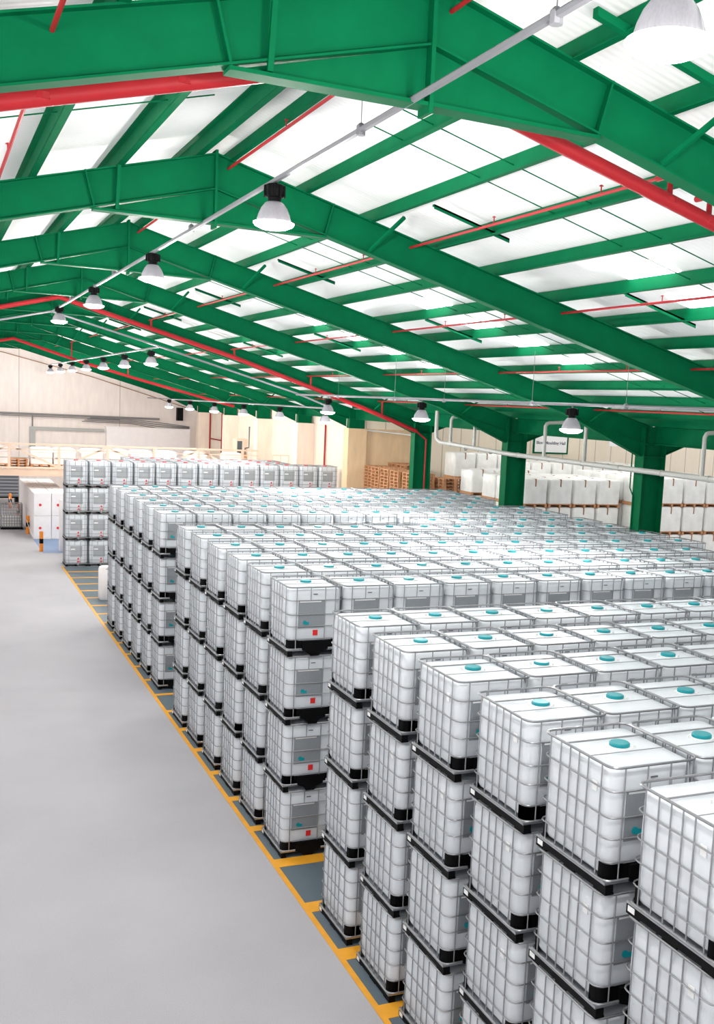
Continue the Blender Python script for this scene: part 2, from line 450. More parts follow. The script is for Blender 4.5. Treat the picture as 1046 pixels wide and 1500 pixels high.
main(-4.7, [(-9, 9.7), (-2.03, 11.6), (9, 8.7)], .085, 'large red fire main crossing under the nearest roof frame', [-5.3, -4.1, 1.42, 2.0, 4.6])
main(26.2, [(-9, 9.6), (-1.85, 11.52), (4.5, 9.83), (10, 8.12), (12.5, 7.25)], .085, 'large red fire main crossing at mid roof down to a green column', [1.42, 4.6, 7.75, 10.9],
     [(12.5, 0, 7.25), (12.98, .0, 6.9), (12.98, .0, 0.05)])
main(50.2, [(-9, 9.2), (-1.7, 10.95), (2, 9.87), (5.2, 9.07), (11, 7.75)], .085, 'reddish fire main crossing under the far roof frames', [1.42, 4.6])

# ------------------------------------------------------------------ high-bay lamps on conduits
def conduit(name, pts, label, ywires=(), r=.035, wz=None):
    t = thing(name, (0, 0, 0), label, 'conduit')
    b = B(); tube(b, pts, r, 6); mk('pipe', b, 'conduit', t)
    for x, y, z in ywires:
        b = B(); tube(b, [(x, y, z), (x, y, ztop(x)+.02)], .005, 4)
        mk('hanger_wire', b, 'conduit', t)
        b = B(); lathe(b, [(.05, -.06), (.05, .03), (.02, .06)], 8, (x, y, z)); mk('clamp', b, 'conduit', t)
conduit('lighting_conduit', [(-2.2, -13, 11.02), (-2.2, 25.2, 10.9)], 'long grey lamp conduit crossing the top of the picture below the ridge', [(-2.2, y, 11.0) for y in (-8.05, -4.3, 3.4, 11.5, 19.6)])
conduit('lighting_conduit', [(6.83, -8, 8.45), (6.83, 25.2, 8.5)], 'grey lamp conduit hanging over the middle of the tank stacks', [(6.83, y, 8.47) for y in (0.5, 3.4, 7.2, 12.0, 15.5, 20.5)])
conduit('lighting_conduit', [(1.51, 25.2, 9.95), (1.51, 64, 9.88)], 'grey lamp conduit in the far half near the end wall', [])
conduit('lighting_conduit', [(8.3, 25.2, 8.02), (8.3, 64, 7.97)], 'grey lamp conduit in the far half beside the right wall', [])
conduit('cross_conduit', [(-6, 25.2, 9.95), (-2.2, 25.2, 10.92), (1.51, 25.2, 9.98), (6.83, 25.2, 8.55), (8.3, 25.2, 8.05)], 'grey conduit crossing the hall at mid length following the roof slope', [])
def make_lamp():
    t = thing('high_bay_lamp', (0, 0, 0), '', 'lamp', 'high bay lamps')
    b = B(); lathe(b, [(.085, -.03), (.125, -.05), (.13, -.10), (.12, -.19), (.085, -.20), (.085, -.26)], 12)
    for k in range(10):
        a = 2*PI*k/10; 
        bx = .128*math.cos(a); by = .128*math.sin(a); box(b, bx-.012, by-.012, -.19, bx+.012, by+.012, -.055)
    mk('housing', b, 'black', t)
    b = B(); tube(b, [(0, 0, .03), (0, 0, -.05)], .02, 8); mk('hook', b, 'conduit', t)
    b = B(); prof = [(.09, -.25), (.12, -.27), (.165, -.33), (.20, -.41), (.222, -.49), (.228, -.50)]
    lathe(b, prof, 28); mk('reflector', b, 'glass_shade', t, True)
    b = B(); lathe(b, [(.228, -.50), (.262, -.508), (.262, -.52), (.24, -.55), (.16, -.585), (.05, -.595)], 28); mk('lens', b, 'lens', t, True)
    ld = D.lights.new('lamp_glow', 'POINT'); ld.energy = LAMP_W; ld.shadow_soft_size = .2; ld.color = (1, .97, .93)
    l = D.objects.new('bulb_light', ld); COL.objects.link(l); l.parent = t; l.location = (0, 0, -.63)
    return t
L0 = make_lamp(); first = True
FAR_LIGHT = D.lights['lamp_glow'].copy(); FAR_LIGHT.energy = LAMP_W*0.95
lamps = []
for k in range(5): lamps.append((-2.2, -9.38+8.05*k, 10.97, 'round high bay lamp under the ridge conduit, %s from the camera' % ORD[k]))
for k in range(3): lamps.append((6.83, 5.42+8.05*k, 8.42, 'round high bay lamp over the middle tank stacks, %s from the camera' % ORD[k]))
for k in range(7): lamps.append((1.51, 26.6+6*k, 9.88, 'glowing lamp in the row before the end wall, %s of seven' % ORD[k]))
for k in range(6): lamps.append((8.3, 25.9+6.1*k, 7.98, 'glowing lamp in the row beside the right wall, %s of six' % ORD[k]))
for x, y, z, l in lamps:
    o = L0 if first else copy_tree(L0); first = False
    o.location = (x, y, z); o['label'] = l
    if y > 25:                       # the far rows share their own, slightly dimmer light data
        for c in o.children:
            if c.type == 'LIGHT': c.data = FAR_LIGHT

# ------------------------------------------------------------------ caged tanks
P = 1.247; HX, HY = .505, .614
RZ = [.305, .535, .745, 1.0]
def ibc_meshes(kind):
    o = {}
    # bottle
    b = B(); hx, hy, r = HX-.022, HY-.022, .12
    rings = [rrect(hx-.03, hy-.03, r-.03, .15), rrect(hx, hy, r, .20)]
    rings += [rrect(hx-.004, hy-.004, r, .5), rrect(hx+.004, hy+.004, r, .75), rrect(hx, hy, r, 1.10)]
    rings += [rrect(hx-.012, hy-.012, r-.01, 1.175), rrect(hx-.045, hy-.045, r-.04, 1.205), rrect(hx-.16, hy-.18, .06, 1.213)]
    loft(b, rings)
    tube(b, [(-hx+.1, .2, 1.206), (hx-.1, .2, 1.206)], .008, 4)
    o['bottle'] = (b, 'white_plastic', True)
    # screw lid
    b = B(); n = 24
    prof = [(.125, 1.205), (.125, 1.215), (.105, 1.217), (.105, 1.252), (.095, 1.262), (.03, 1.262)]
    lathe(b, prof[2:], n)
    o['screw_lid'] = (b, 'redcap' if kind == 'red' else 'teal', True)
    b = B(); box(b, -.15, .03, 1.21, -.13, .05, 1.245); box(b, .12, -.09, 1.21, .135, -.07, 1.24); lathe(b, [(.13, 1.205), (.13, 1.222), (.11, 1.226)], 20)
    o['lid_collar'] = (b, 'sticker', False)
    # cage: horizontal rings + verticals
    b = B(); r = .0085
    tube(b, rrect(HX, HY, .1, P-.012, 3), .0135, 6, closed=True)
    tube(b, rrect(HX+.004, HY+.004, .1, .128, 3), .0135, 6, closed=True)
    for z in RZ: tube(b, rrect(HX, HY, .1, z, 3), r, 5, closed=True)
    for s in (-1, 1):
        for y in (-.44, -.21, -.05, .11, .28, .47): tube(b, [(s*HX, y, .12), (s*HX, y, P-.015)], r, 5)
    for x in (-.36, .17, .36, .44): tube(b, [(x, -HY, .12), (x, -HY, P-.015)], r, 5)
    tube(b, [(-.1, -HY, 1.0), (-.1, -HY, P-.015)], r, 5)
    for x in (-.36, -.12, .12, .36): tube(b, [(x, HY, .12), (x, HY, P-.015)], r, 5)
    o['cage'] = (b, 'steel', True)
    b = B()
    tube(b, [(-HX, .2, P-.012), (HX, .2, P-.012)], .010, 6)
    o['top_bar'] = (b, 'steel', True)
    b = B()
    tube(b, [(-HX, -.2, P-.015), (HX, -.2, P-.015)], .005, 5)
    o['thin_top_bar'] = (b, 'steel', True)
    # pallet
    b = B()
    for s in (-1, 1):
        box(b, s*.505-(.09 if s > 0 else 0), -.63, .02 if kind != 'red' else .0, s*.505+(0 if s > 0 else .09), .63, .098)
        for y in (() if kind == 'red' else (-.63, -.1, .43)): box(b, s*.505-(.1 if s > 0 else 0), y, 0, s*.505+(0 if s > 0 else .1), y+.2, .02)
    box(b, -.06, -.60, 0, .06, .63, .098)
    o['pallet_skid'] = (b, 'black', False)
    b = B(); box(b, -.512, -.62, .098, .512, .62, .125); o['pallet_deck'] = (b, 'deck', False)
    for nm, y0, y1, w in (('near', -1, 1, .11),):
        pass
    def corner(sx, sy, L, h):
        b = B(); pts = []
        for k in range(7):
            a = math.radians(90*k/6); pts.append((sx*(HX-.012-.1+.1*math.sin(a)), sy*(HY-.012-.1+.1*math.cos(a))))
        pts = [(sx*(HX-.012-.1-L), sy*(HY-.012))]+pts+[(sx*(HX-.012), sy*(HY-.012-.1-.03))]
        lo = [b.verts.new((x, y, .125)) for x, y in pts]; hi = [b.verts.new((x, y, .125+h)) for x, y in pts]
        for i in range(len(pts)-1): b.faces.new((lo[i], lo[i+1], hi[i+1], hi[i]))
        bmesh.ops.solidify(b, geom=b.faces[:], thickness=.006)
        return b
    if kind != 'red': o['corner_protector'] = [(corner(sx, sy, .09 if sy < 0 else .02, .16), 'black', False) for sx, sy in ((-1,-1),(1,-1),(-1,1))]
    if kind != 'red':
        b = B()
        box(b, -.40, -.602, .125, .40, -.585, .275); prism(b, [(-.08, .0), (.08, .0), (.12, .07), (.24, .11), (.24, .27), (-.24, .27), (-.24, .11), (-.12, .07)], -.640, -.592)
        lathe(b, [(.05, 0), (.05, .08)], 10, (0, -.59, .02))
        o['valve_housing'] = (b, 'black', False)
        b = B(); box(b, -.32, -.606, .50, .17, -.597, .985); o['label_plate'] = (b, 'plate', False)
        b = B(); lathe(b, [(.038, 0), (.038, .005)], 12); 
        bmesh.ops.rotate(b, verts=b.verts[:], matrix=Matrix.Rotation(PI/2, 3, 'X')); bmesh.ops.translate(b, verts=b.verts[:], vec=(-.20, -.608, .60)); box(b, -.19, -.6125, .56, -.12, -.6075, .61)
        o['blue_sticker'] = (b, 'teal', False)
        b = B(); box(b, -.04, -.602, .36, .05, -.594, .46); o['warning_label'] = (b, 'redlabel', False)
        b = B(); box(b, -.05, -.602, 1.10, .03, -.596, 1.115); o['small_sticker'] = (b, 'darkgrey', False)
        b = B(); box(b, -.3, -.609, .965, .1, -.6065, .985); o['name_sticker'] = (b, 'sticker', False)
        b = B(); box(b, -.51, .50, .03, -.507, .60, .085); o['pallet_tag'] = (b, 'sticker', False)
    else:
        b = B(); box(b, -.30, -.606, .46, .24, -.597, .96); o['label_plate'] = (b, 'pale_plate', False)
        b = B(); box(b, -.27, -.6085, .79, -.08, -.6065, .84); o['name_sticker'] = (b, 'sticker', False)
        b = B(); lathe(b, [(.04, 0), (.04, .006)], 12)
        bmesh.ops.rotate(b, verts=b.verts[:], matrix=Matrix.Rotation(PI/2, 3, 'X')); bmesh.ops.translate(b, verts=b.verts[:], vec=(.06, -.609, .36))
        o['warning_label'] = (b, 'redlabel', False)
        b = B(); tube(b, [(.05, -.56, .20), (.05, -.64, .19), (.05, -.64, .10)], .04, 8); box(b, .0, -.66, .05, .1, -.6, .08)
        o['outlet_valve'] = (b, 'deck', False)
        b = B(); box(b, .01, -.665, .17, .09, -.625, .25); box(b, .03, -.68, .22, .14, -.66, .24); o['valve_handle'] = (b, 'redcap', False)
    return o
def make_ibc(kind):
    t = thing('caged_tank', (0, 0, 0), '', 'liquid tank')
    for nm, v in ibc_meshes(kind).items():
        for bm, m, sm in (v if isinstance(v, list) else [v]):
            o = mk(nm, bm, m, t, sm)
            if nm == 'side_label': pass
    if kind != 'red':
        b = B(); box(b, -.4955, -.36, .93, -.489, -.28, 1.03); o = mk('side_label', b, 'sticker', t)
    return t
IBC = {'teal': make_ibc('teal'), 'red': make_ibc('red')}
used = {'teal': False, 'red': False}
def full(kind, x, y, z, label, group, rz=0.0):
    src = IBC[kind]
    if used[kind]: o = copy_tree(src)
    else: o = src; used[kind] = True
    o.location = (x, y, z); o.rotation_euler = (0, 0, rz); o['label'] = label; o['group'] = group
    return o
SX = 1.03
YA = [0, -1.677, -3.255, -4.917, -6.449, -8.046]
NA = [10, 8, 6, 5, 4, 3]
NV = [8, 6, 5, 4, 2, 1]
LA = [0, 0, 0, 0, 1, 2]      # lowest level the picture reaches
mass = []      # hidden supporting tanks
LV = ['bottom', 'second', 'third', 'top']
def j(): return random.uniform(-.006, .006)
def place(kind, blk, rlab, i, x, y, lv, group):
    lab = 'white caged tank, %s level, %s, %s from the aisle' % (LV[lv], rlab, 'first' if i == 0 else ORDF[i])
    full(kind, x+j(), y+j()*2, lv*P, lab, group, random.uniform(-.004, .004))
RW = ['front row', 'second row', 'third row', 'fourth row', 'fifth row', 'sixth row', 'back row']
for r, y in enumerate(YA):
    rl = RW[5-r]
    for i in range(NA[r]):
        for lv in range(4):
            if (lv == 3 or i == 0) and i < NV[r] and lv >= LA[r]:
                place('teal', 'A', rl+' of the nearest block', i, i*SX, y, lv, 'caged tanks of the nearest block')
            else: mass.append((i*SX, y, lv))
SYB = 1.64
for r in range(6):
    y = 3.338+SYB*r
    n = (10, 11, 12, 13, 13, 13)[r]
    for i in range(n):
        for lv in range(4):
            if lv == 3 or i == 0: place('teal', 'B', RW[r]+' of the middle block', i, .003+i*SX, y, lv, 'caged tanks of the middle block')
            else: mass.append((i*SX, y, lv))
for i in range(7, 13):
    for lv in range(4):
        if lv == 3: place('teal', 'B', 'short row behind the middle block', i, .0+i*SX, 13.17, lv, 'caged tanks of the middle block')
        else: mass.append((i*SX, 13.17, lv))
for r in range(6):
    y = 15.141+SYB*r
    for i in range(12 if r == 2 else 13):
        for lv in range(4):
            if lv == 3 or i == 0: place('teal', 'C', RW[r]+' of the third block', i, .10+i*1.021, y, lv, 'caged tanks of the third block')
            else: mass.append((.10+i*1.021, y, lv))
DY0 = 36.96+.614
for r, y in enumerate((DY0, DY0+1.53, DY0+3.1)):
    for i in range(0 if r == 0 else 3, 13 if r == 0 else 11):
        for lv in range(4):
            if (lv == 3) or (r == 0 and i < 2): place('red', 'D', RW[r]+' of the far red-labelled block', i, .16+i*1.032, y, lv, 'red labelled tanks of the far block')
            else: mass.append((.16+i*1.032, y, lv))
# tanks buried inside the blocks
b = B()
for x, y, lv in mass:
    z = lv*P
    loft(b, [rrect(.48, .59, .1, z+.13, 1, x, y), rrect(.48, .59, .1, z+1.21, 1, x, y)])
    for f in b.faces[-6:]: pass
nb = len(b.faces)
for x, y, lv in mass:
    z = lv*P
    box(b, x-.505, y-.62, z+.0, x-.40, y+.62, z+.098, 1); box(b, x+.40, y-.62, z, x+.505, y+.62, z+.098, 1)
    box(b, x-.45, y-.60, z+.125, x+.45, y-.592, z+.27, 1)
    box(b, x-.51, y-.62, z+.098, x+.51, y+.62, z+.125, 2)
    for rz in RZ+[P-.02]:
        box(b, x-.49, y-.618, z+rz-.008, x+.49, y-.606, z+rz+.008, 2); box(b, x-.509, y-.6, z+rz-.008, x-.497, y+.6, z+rz+.008, 2)
    for xx in (-.45, -.3, -.1, .1, .3, .45): box(b, x+xx-.008, y-.618, z+.12, x+xx+.008, y-.606, z+1.22, 2)
for x, y, lv in mass:
    if lv == 3:
        f0 = len(b.faces); lathe(b, [(.105, 1.21), (.105, 1.252), (.095, 1.262)], 16, (x, y, lv*P)); b.faces.ensure_lookup_table()
        for f in b.faces[f0:]: f.material_index = 3
o = mk('caged_tank_mass', b, ['white_plastic', 'black', 'steel', 'teal'])
tag(o, 'inner caged tanks buried inside the stacked blocks behind the outer ones', 'liquid tank', kind='stuff')

# ------------------------------------------------------------------ grey valley pipe along the columns
t = thing('drain_pipe', (12.2, 0, 0), 'pale grey drain pipe running in front of the green columns with upright branches', 'pipe')
b = B(); tube(b, [(0, -3, 6.86), (0, 6.5, 6.76), (0, 17.5, 6.78), (0, 23.2, 6.92), (0, 23.55, 7.05), (0, 23.6, 7.3), (0, 23.6, 8.15)], .08, 12); mk('pipe', b, 'greypipe', t, True)
for y, el in ((22.3, 1), (20.3, 0), (15.3, 1), (12.9, 0), (7.3, 1)):
    b = B()
    zt = 7.95
    pts = [(0, y, 6.80), (0, y, zt-.12), (.05, y, zt-.03), (.14, y, zt), (.75, y-.2 if el else y, zt+.05)] if el else [(0, y, 6.80), (0, y, 8.0)]
    tube(b, pts, .06, 10); mk('branch_pipe', b, 'greypipe', t, True)
for k in range(12):
    y = -1+2.0*k; zz = 6.86-.1*(y+3)/9.5 if y < 6.5 else 6.76+.0018*(y-6.5)*1
    b = B(); tube(b, [(0, y-.03, zz), (0, y+.03, zz)], .092, 12); mk('coupling', b, 'greypipe', t)
b = B(); tube(b, [(12.55, 10.9, 7.5), (12.55, 10.9, 6.2), (12.58, 10.75, 5.95), (12.58, 10.75, 4.9)], .02, 6)
tag(mk('cable', b, 'green'), 'thin dark green cable running down beside a green column', 'cable')

# ------------------------------------------------------------------ sign and notice on the extension wall
t = thing('wall_sign', (24.38, YB-.0, 6.64), 'white sign with green frame reading Blow Moulding Hall on the cream wall', 'sign')
b = B(); box(b, -1.02, -.05, -.44, 1.02, 0, .44); mk('board', b, 'sticker', t)
b = B()
for q in ((-1.1, -.52, 1.1, -.44), (-1.1, .44, 1.1, .52), (-1.1, -.44, -1.02, .44), (1.02, -.44, 1.1, .44)): box(b, q[0], -.07, q[1], q[2], 0, q[3])
mk('sign_frame', b, 'green', t)
def text(s, size, loc, parent, m, name='lettering', bold=0.004):
    cu = D.curves.new(name, 'FONT'); cu.body = s; cu.size = size; cu.align_x = 'CENTER'; cu.align_y = 'CENTER'; cu.extrude = .004; cu.offset = bold
    tmp = D.objects.new(name, cu); COL.objects.link(tmp)
    dg = bpy.context.evaluated_depsgraph_get(); me = D.meshes.new_from_object(tmp.evaluated_get(dg))
    D.objects.remove(tmp); o = D.objects.new(name, me); COL.objects.link(o); me.materials.clear(); me.materials.append(M[m])
    o.parent = parent; o.location = loc; o.rotation_euler = (PI/2, 0, 0); return o
text('Blow Moulding Hall', .235, (0, -.056, .06), t, 'signtext')
b = B(); box(b, 28.2, YB-.03, 6.65, 28.75, YB+.02, 7.0)
tag(mk('notice', b, 'sticker'), 'small white notice on the cream wall right of the sign', 'notice')

# ------------------------------------------------------------------ timber pallets
def pallet_bm(b, x, y, z, L=1.2, Wd=1.0, h=.15, rz=0):
    s = len(b.verts)
    for k in range(3): yy = -L/2+(L-.1)*k/2; box(b, -Wd/2, yy, .022, Wd/2, yy+.1, .044) if False else None
    for xx in (-Wd/2, -.05, Wd/2-.1):
        for yy in (-L/2, -.07, L/2-.14): box(b, xx, yy, .02, xx+.1, yy+.14, h-.04)
        box(b, xx, -L/2, 0, xx+.1, L/2, .02)
    for yy in (-L/2, -.07, L/2-.14): box(b, -Wd/2, yy, h-.04, Wd/2, yy+.14, h-.02)
    for k in range(7): yy = -L/2+k*(L-.12)/6; box(b, -Wd/2, yy, h-.02, Wd/2, yy+.12, h)
    b.verts.ensure_lookup_table()
    vs = b.verts[s:]
    bmesh.ops.rotate(b, verts=vs, matrix=Matrix.Rotation(rz, 3, 'Z')); bmesh.ops.translate(b, verts=vs, vec=(x, y, z))
b = B(); pallet_bm(b, 0, 0, 0); P0 = mk('timber_pallet', b, 'wood'); pf = True
ps = B()
stacks = [(14.1, 33.9, 35, 'far left'), (13.98, 32.7, 35, 'second'), (13.95, 31.5, 35, 'third'), (13.95, 30.3, 35, 'fourth'), (14.05, 29.1, 35, 'fifth')]
stacks += [(15.35, 33.9, 36, 'tall rear'), (15.3, 32.7, 36, 'second rear'), (15.35, 28.4, 34, 'right-hand')]
NL = ['topmost', 'second from top', 'third from top', 'fourth from top', 'fifth from top', 'sixth from top', 'seventh from top', 'eighth from top']
for sx_, sy_, n, nm in stacks:
    for k in range(n):
        z = k*.151
        if n-k <= 8:
            o = P0 if pf else P0.copy()
            if not pf: COL.objects.link(o)
            pf = False
            o.location = (sx_+random.uniform(-.015, .015), sy_+random.uniform(-.015, .015), z)
            o.rotation_euler = (0, 0, PI/2)
            tag(o, 'timber pallet, %s in the %s pallet stack by the pale wall' % (NL[n-k-1], nm), 'pallet', 'stacked timber pallets')
        else:
            pallet_bm(ps, sx_, sy_, z, rz=PI/2)
o = mk('timber_pallet_mass', ps, 'wood'); tag(o, 'lower pallets of the stacks by the wall, hidden behind the white tanks', 'pallet', kind='stuff')

# ------------------------------------------------------------------ film wrapped pallets of bottles
def wrapped(bmh=1.0, w=1.1, d=1.15):
    t = thing('wrapped_load', (0, 0, 0), '', 'wrapped load')
    b = B(); rings = []
    for z, g in ((.14, -.01), (.3, .0), (bmh*.5, -.008), (bmh-.08, .0), (bmh-.02, -.03), (bmh, -.09)):
        rings.append([(x+random.uniform(-.008, .008), y+random.uniform(-.008, .008), z) for x, y, z in rrect(w/2+g, d/2+g, .09, z, 4)])
    loft(b, rings); mk('film_wrap', b, 'film', t, True)
    b = B()
    for xx in (-w/2, -.05, w/2-.1):
        box(b, xx, -d/2, 0, xx+.1, d/2, .10)
    box(b, -w/2, -d/2, .10, w/2, d/2, .135)
    mk('pallet', b, 'wood', t)
    b = B(); box(b, -.05, -d/2-.008, bmh-.30, 0, -d/2+.02, bmh-.03); box(b, -.05, -d/2-.008, bmh-.035, 0, -d/2+.3, bmh+.004); mk('strap', b, 'strap', t)
    return t
WL = {}
def wl(h, x, y, z, label, group):
    k = round(h, 3)
    if k in WL: o = copy_tree(WL[k])
    else: o = WL[k] = wrapped(h)
    o.location = (x, y, z); o['label'] = label; o['group'] = group
# tall pair row left of second column
def grid(name, xs, y, h, nlev, lo, dlab, ns=1):
    for r in range(ns):
        for i, x in enumerate(xs):
            for l in range(nlev):
                if l < lo: continue
                if r > 0 and l < nlev-1: continue
                lab = 'film load, %s, %s from left%s, %s' % (dlab, ORDF[i], '' if r == 0 else ', %s rank' % ORDF[r], 'top' if l == nlev-1 else ('layer below top', 'third layer down', 'fourth layer down', 'fifth layer down')[nlev-2-l])
                wl(h, x, y+r*1.22, l*h, lab, 'film wrapped loads beyond the columns')
grid('tall', [16.65, 17.8, 18.95], 30.1, 1.25, 5, 0, 'tallest group beside pallets')
grid('short', [15.75, 16.9, 18.05], 26.6, 1.14, 5, 0, 'lower milky group')
grid('mid', [15.75, 16.93, 18.11, 19.29], 22.1, 1.13, 5, 0, 'white group between two columns', 3)
grid('right', [20.6, 21.78, 22.96, 24.14, 25.32], 21.1, 1.17, 5, 0, 'group behind nearest column', 4)
grid('back', [19.9, 21.1, 22.3, 23.5, 24.7, 25.9, 27.1], 30.5, 1.17, 5, 4, 'rear group under sign', 3)
b = B()
for i in range(7):
    for r in range(3):
        x = 19.9+1.2*i; y = 30.5+r*1.22; loft(b, [rrect(.54, .56, .09, 0, 2, x, y), rrect(.54, .56, .09, 4*1.17, 2, x, y)])
for r in (1, 2):
    for x in (15.75, 16.93, 18.11, 19.29): loft(b, [rrect(.54, .56, .09, 0, 2, x, 22.1+1.22*r), rrect(.54, .56, .09, 4*1.13, 2, x, 22.1+1.22*r)])
for r in (1, 2, 3):
    for x in (20.6, 21.78, 22.96, 24.14, 25.32): loft(b, [rrect(.54, .56, .09, 0, 2, x, 21.1+1.22*r), rrect(.54, .56, .09, 4*1.17, 2, x, 21.1+1.22*r)])
tag(mk('wrapped_load_mass', b, 'film'), 'lower film wrapped loads hidden behind the front ranks beyond the columns', 'wrapped load', kind='stuff')

# ------------------------------------------------------------------ mezzanine with truss rail, totes on it
t = thing('mezzanine', (0, 50, 0), 'cream steel mezzanine gallery floor before the end wall', 'gallery')
b = B(); box(b, -8, 0, 3.24, 12.55, .06, 3.68); box(b, -8, -.09, 3.24, 12.55, .15, 3.27); box(b, -8, -.09, 3.65, 12.55, .15, 3.68); mk('edge_beam', b, 'cream', t)
b = B(); box(b, -8, .15, 3.60, 12.55, 4.2, 3.68); mk('deck', b, 'cream', t)
b = B(); box(b, -8, 3.9, 0, -7.8, 4.1, 3.6); box(b, -8, .2, 0, -7.8, .4, 3.6); box(b, 11.5, 3.9, 0, 11.7, 4.1, 3.6); box(b, 11.5, .2, 0, 11.7, .4, 3.6); mk('post', b, 'cream', t)
t = thing('gallery_railing', (0, 50, 0), 'cream truss railing with posts and diagonals along the gallery edge', 'railing')
b = B(); box(b, -8, -.03, 5.0, 12.55, .05, 5.10); box(b, -8, -.03, 4.72, 12.55, .03, 4.78); mk('top_rail', b, 'cream', t)
b = B(); tube(b, [(-8, 0, 4.28), (12.55, 0, 4.28)], .02, 6); mk('mid_rail', b, 'greypipe', t)
px = -1.9; flip = 0
xs = [-1.95+2.7*k for k in range(-2, 6)]
for k, x in enumerate(xs):
    b = B(); box(b, x-.07, -.04, 3.68, x+.07, .04, 5.05); mk('rail_post', b, 'cream', t)
    if k < len(xs)-1:
        za, zb = (4.95, 3.75) if k % 2 == 0 else (3.75, 4.95)
        b = B(); v = [(x+.07, za), (x+2.63, zb)]
        prism(b, [(v[0][0], v[0][1]-.06), (v[1][0], v[1][1]-.06), (v[1][0], v[1][1]+.06), (v[0][0], v[0][1]+.06)], -.03, .03); mk('diagonal', b, 'cream', t)
def tote():
    t = thing('white_tote', (0, 0, 0), '', 'tote')
    b = B(); loft(b, [rrect(.60, .55, .06, .17), rrect(.62, .57, .06, .85), rrect(.64, .59, .06, .87), rrect(.64, .59, .06, .93), rrect(.58, .54, .08, 1.08), rrect(.45, .42, .08, 1.13)]); mk('body', b, 'wrap', t, True)
    b = B()
    for x in (-.6, -.07, .46): box(b, x, -.55, 0, x+.14, .55, .12)
    box(b, -.6, -.55, .12, .6, .55, .17); mk('pallet', b, 'wood', t)
    b = B(); box(b, -.50, -.60, .5, -.38, -.56, .56); mk('latch', b, 'black', t)
    return t
T0 = tote(); tf = True
for i, x in enumerate([-3.75, -2.5, -.1, 1.17, 2.73, 4.2, 5.62, 7.1, 9.0, 11.35]):
    o = T0 if tf else copy_tree(T0); tf = False
    o.location = (x, 51.7, 3.68); o['label'] = 'white lidded tote behind the gallery railing, %s from the left' % ORDF[i]; o['group'] = 'white totes on the gallery'
for i, x in enumerate([-1.35, 10.2]):
    b = B()
    for k in range(3): pallet_bm(b, 0, 0, k*.151) if False else pallet_bm(b, x, 51.8, 3.68+k*.151)
    for q in range(1): pass
    tag(mk('timber_pallet', b, 'wood'), ('low pile of boards between totes on the gallery, left part', 'low pile of boards between totes on the gallery, right part')[i], 'pallet')
# control cabinet on the gallery
t = thing('control_cabinet', (12.3, 53.0, 3.68), 'beige control cabinet with dark window on the gallery by the right wall', 'cabinet')
b = B(); box(b, -.45, -.45, 0, .28, .45, 2.0); mk('body', b, 'cream', t)
b = B(); box(b, -.40, -.47, 1.05, -.08, -.452, 1.85); mk('window_panel', b, 'darkglass', t)
b = B(); tube(b, [(.1, -.52, 1.0), (.1, -.52, 1.4), (.35, -.52, 1.45), (.35, -.55, 2.8)], .05, 8); mk('pipe', b, 'cablegrey', t)
b = B(); box(b, .02, -.58, .85, .16, -.46, 1.0); mk('button_box', b, 'orange', t)
t = thing('guard_frame', (12.9, 46.4, 0), 'cream tubular guard frame by the right wall behind the far tanks', 'guard rail')
for x in (-.5, .0, .5):
    b = B(); tube(b, [(x, 0, 0), (x, 0, 5.0)], .035, 6); mk('post', b, 'cream', t)
b = B(); tube(b, [(-.5, 0, 5.0), (.5, 0, 5.0)], .035, 6); tube(b, [(-.5, 0, 4.5), (.5, 0, 4.5)], .03, 6); mk('rail', b, 'cream', t)

# ------------------------------------------------------------------ end wall fittings
def cable(pts, r, label, m='cablegrey', cat='cable tray'):
    b = B(); tube(b, pts, r, 6); tag(mk('cable_tray', b, m), label, cat)
b = B(); box(b, -14, YEND-.25, 6.27, 10.2, YEND-.02, 6.42); box(b, -14, YEND-.28, 6.16, 7.2, YEND-.22, 6.22)
tag(mk('cable_tray', b, 'cablegrey'), 'long horizontal grey cable tray across the end wall', 'cable tray')
for i in range(4):
    z = 6.25-.1*i
    cable([(5.0-.2*i, YEND-.32, z), (8, YEND-.34, z-.02), (10, YEND-.32, z-.16-.05*i), (12.5, YEND-.28, 5.85-.05*i)], .03, 'dark cable sagging to the right below the end wall tray, %s from the top' % ORDF[i], 'cablegrey', 'cable')
b = B(); box(b, 1.15, YEND-.2, 5.2, 6.08, YEND-.02, 5.42); box(b, .75, YEND-.2, 3.9, 1.149, YEND-.02, 5.42)
tag(mk('duct', b, 'greypipe'), 'pale rectangular duct turning down on the end wall', 'duct')
b = B(); tube(b, [(-4, YEND-.06, 10.2), (-1.2, YEND-.06, 10.75), (5, YEND-.06, 9.35), (12.4, YEND-.06, 7.3)], .03, 5)
tag(mk('cable', b, 'strap'), 'thin brown cable following the gable slope on the end wall', 'cable')
b = B(); tube(b, [(.95, YEND-.06, 6.25), (.95, YEND-.06, 5.45)], .05, 5)
tag(mk('cable', b, 'cablegrey'), 'short grey cable dropping from tray to duct on the end wall', 'cable')
b = B(); box(b, 11.5, YEND-.5, 6.3, 11.95, YEND-.02, 7.3)
tag(mk('fan_heater', b, 'black'), 'black box unit high in the corner of the end wall', 'heater')
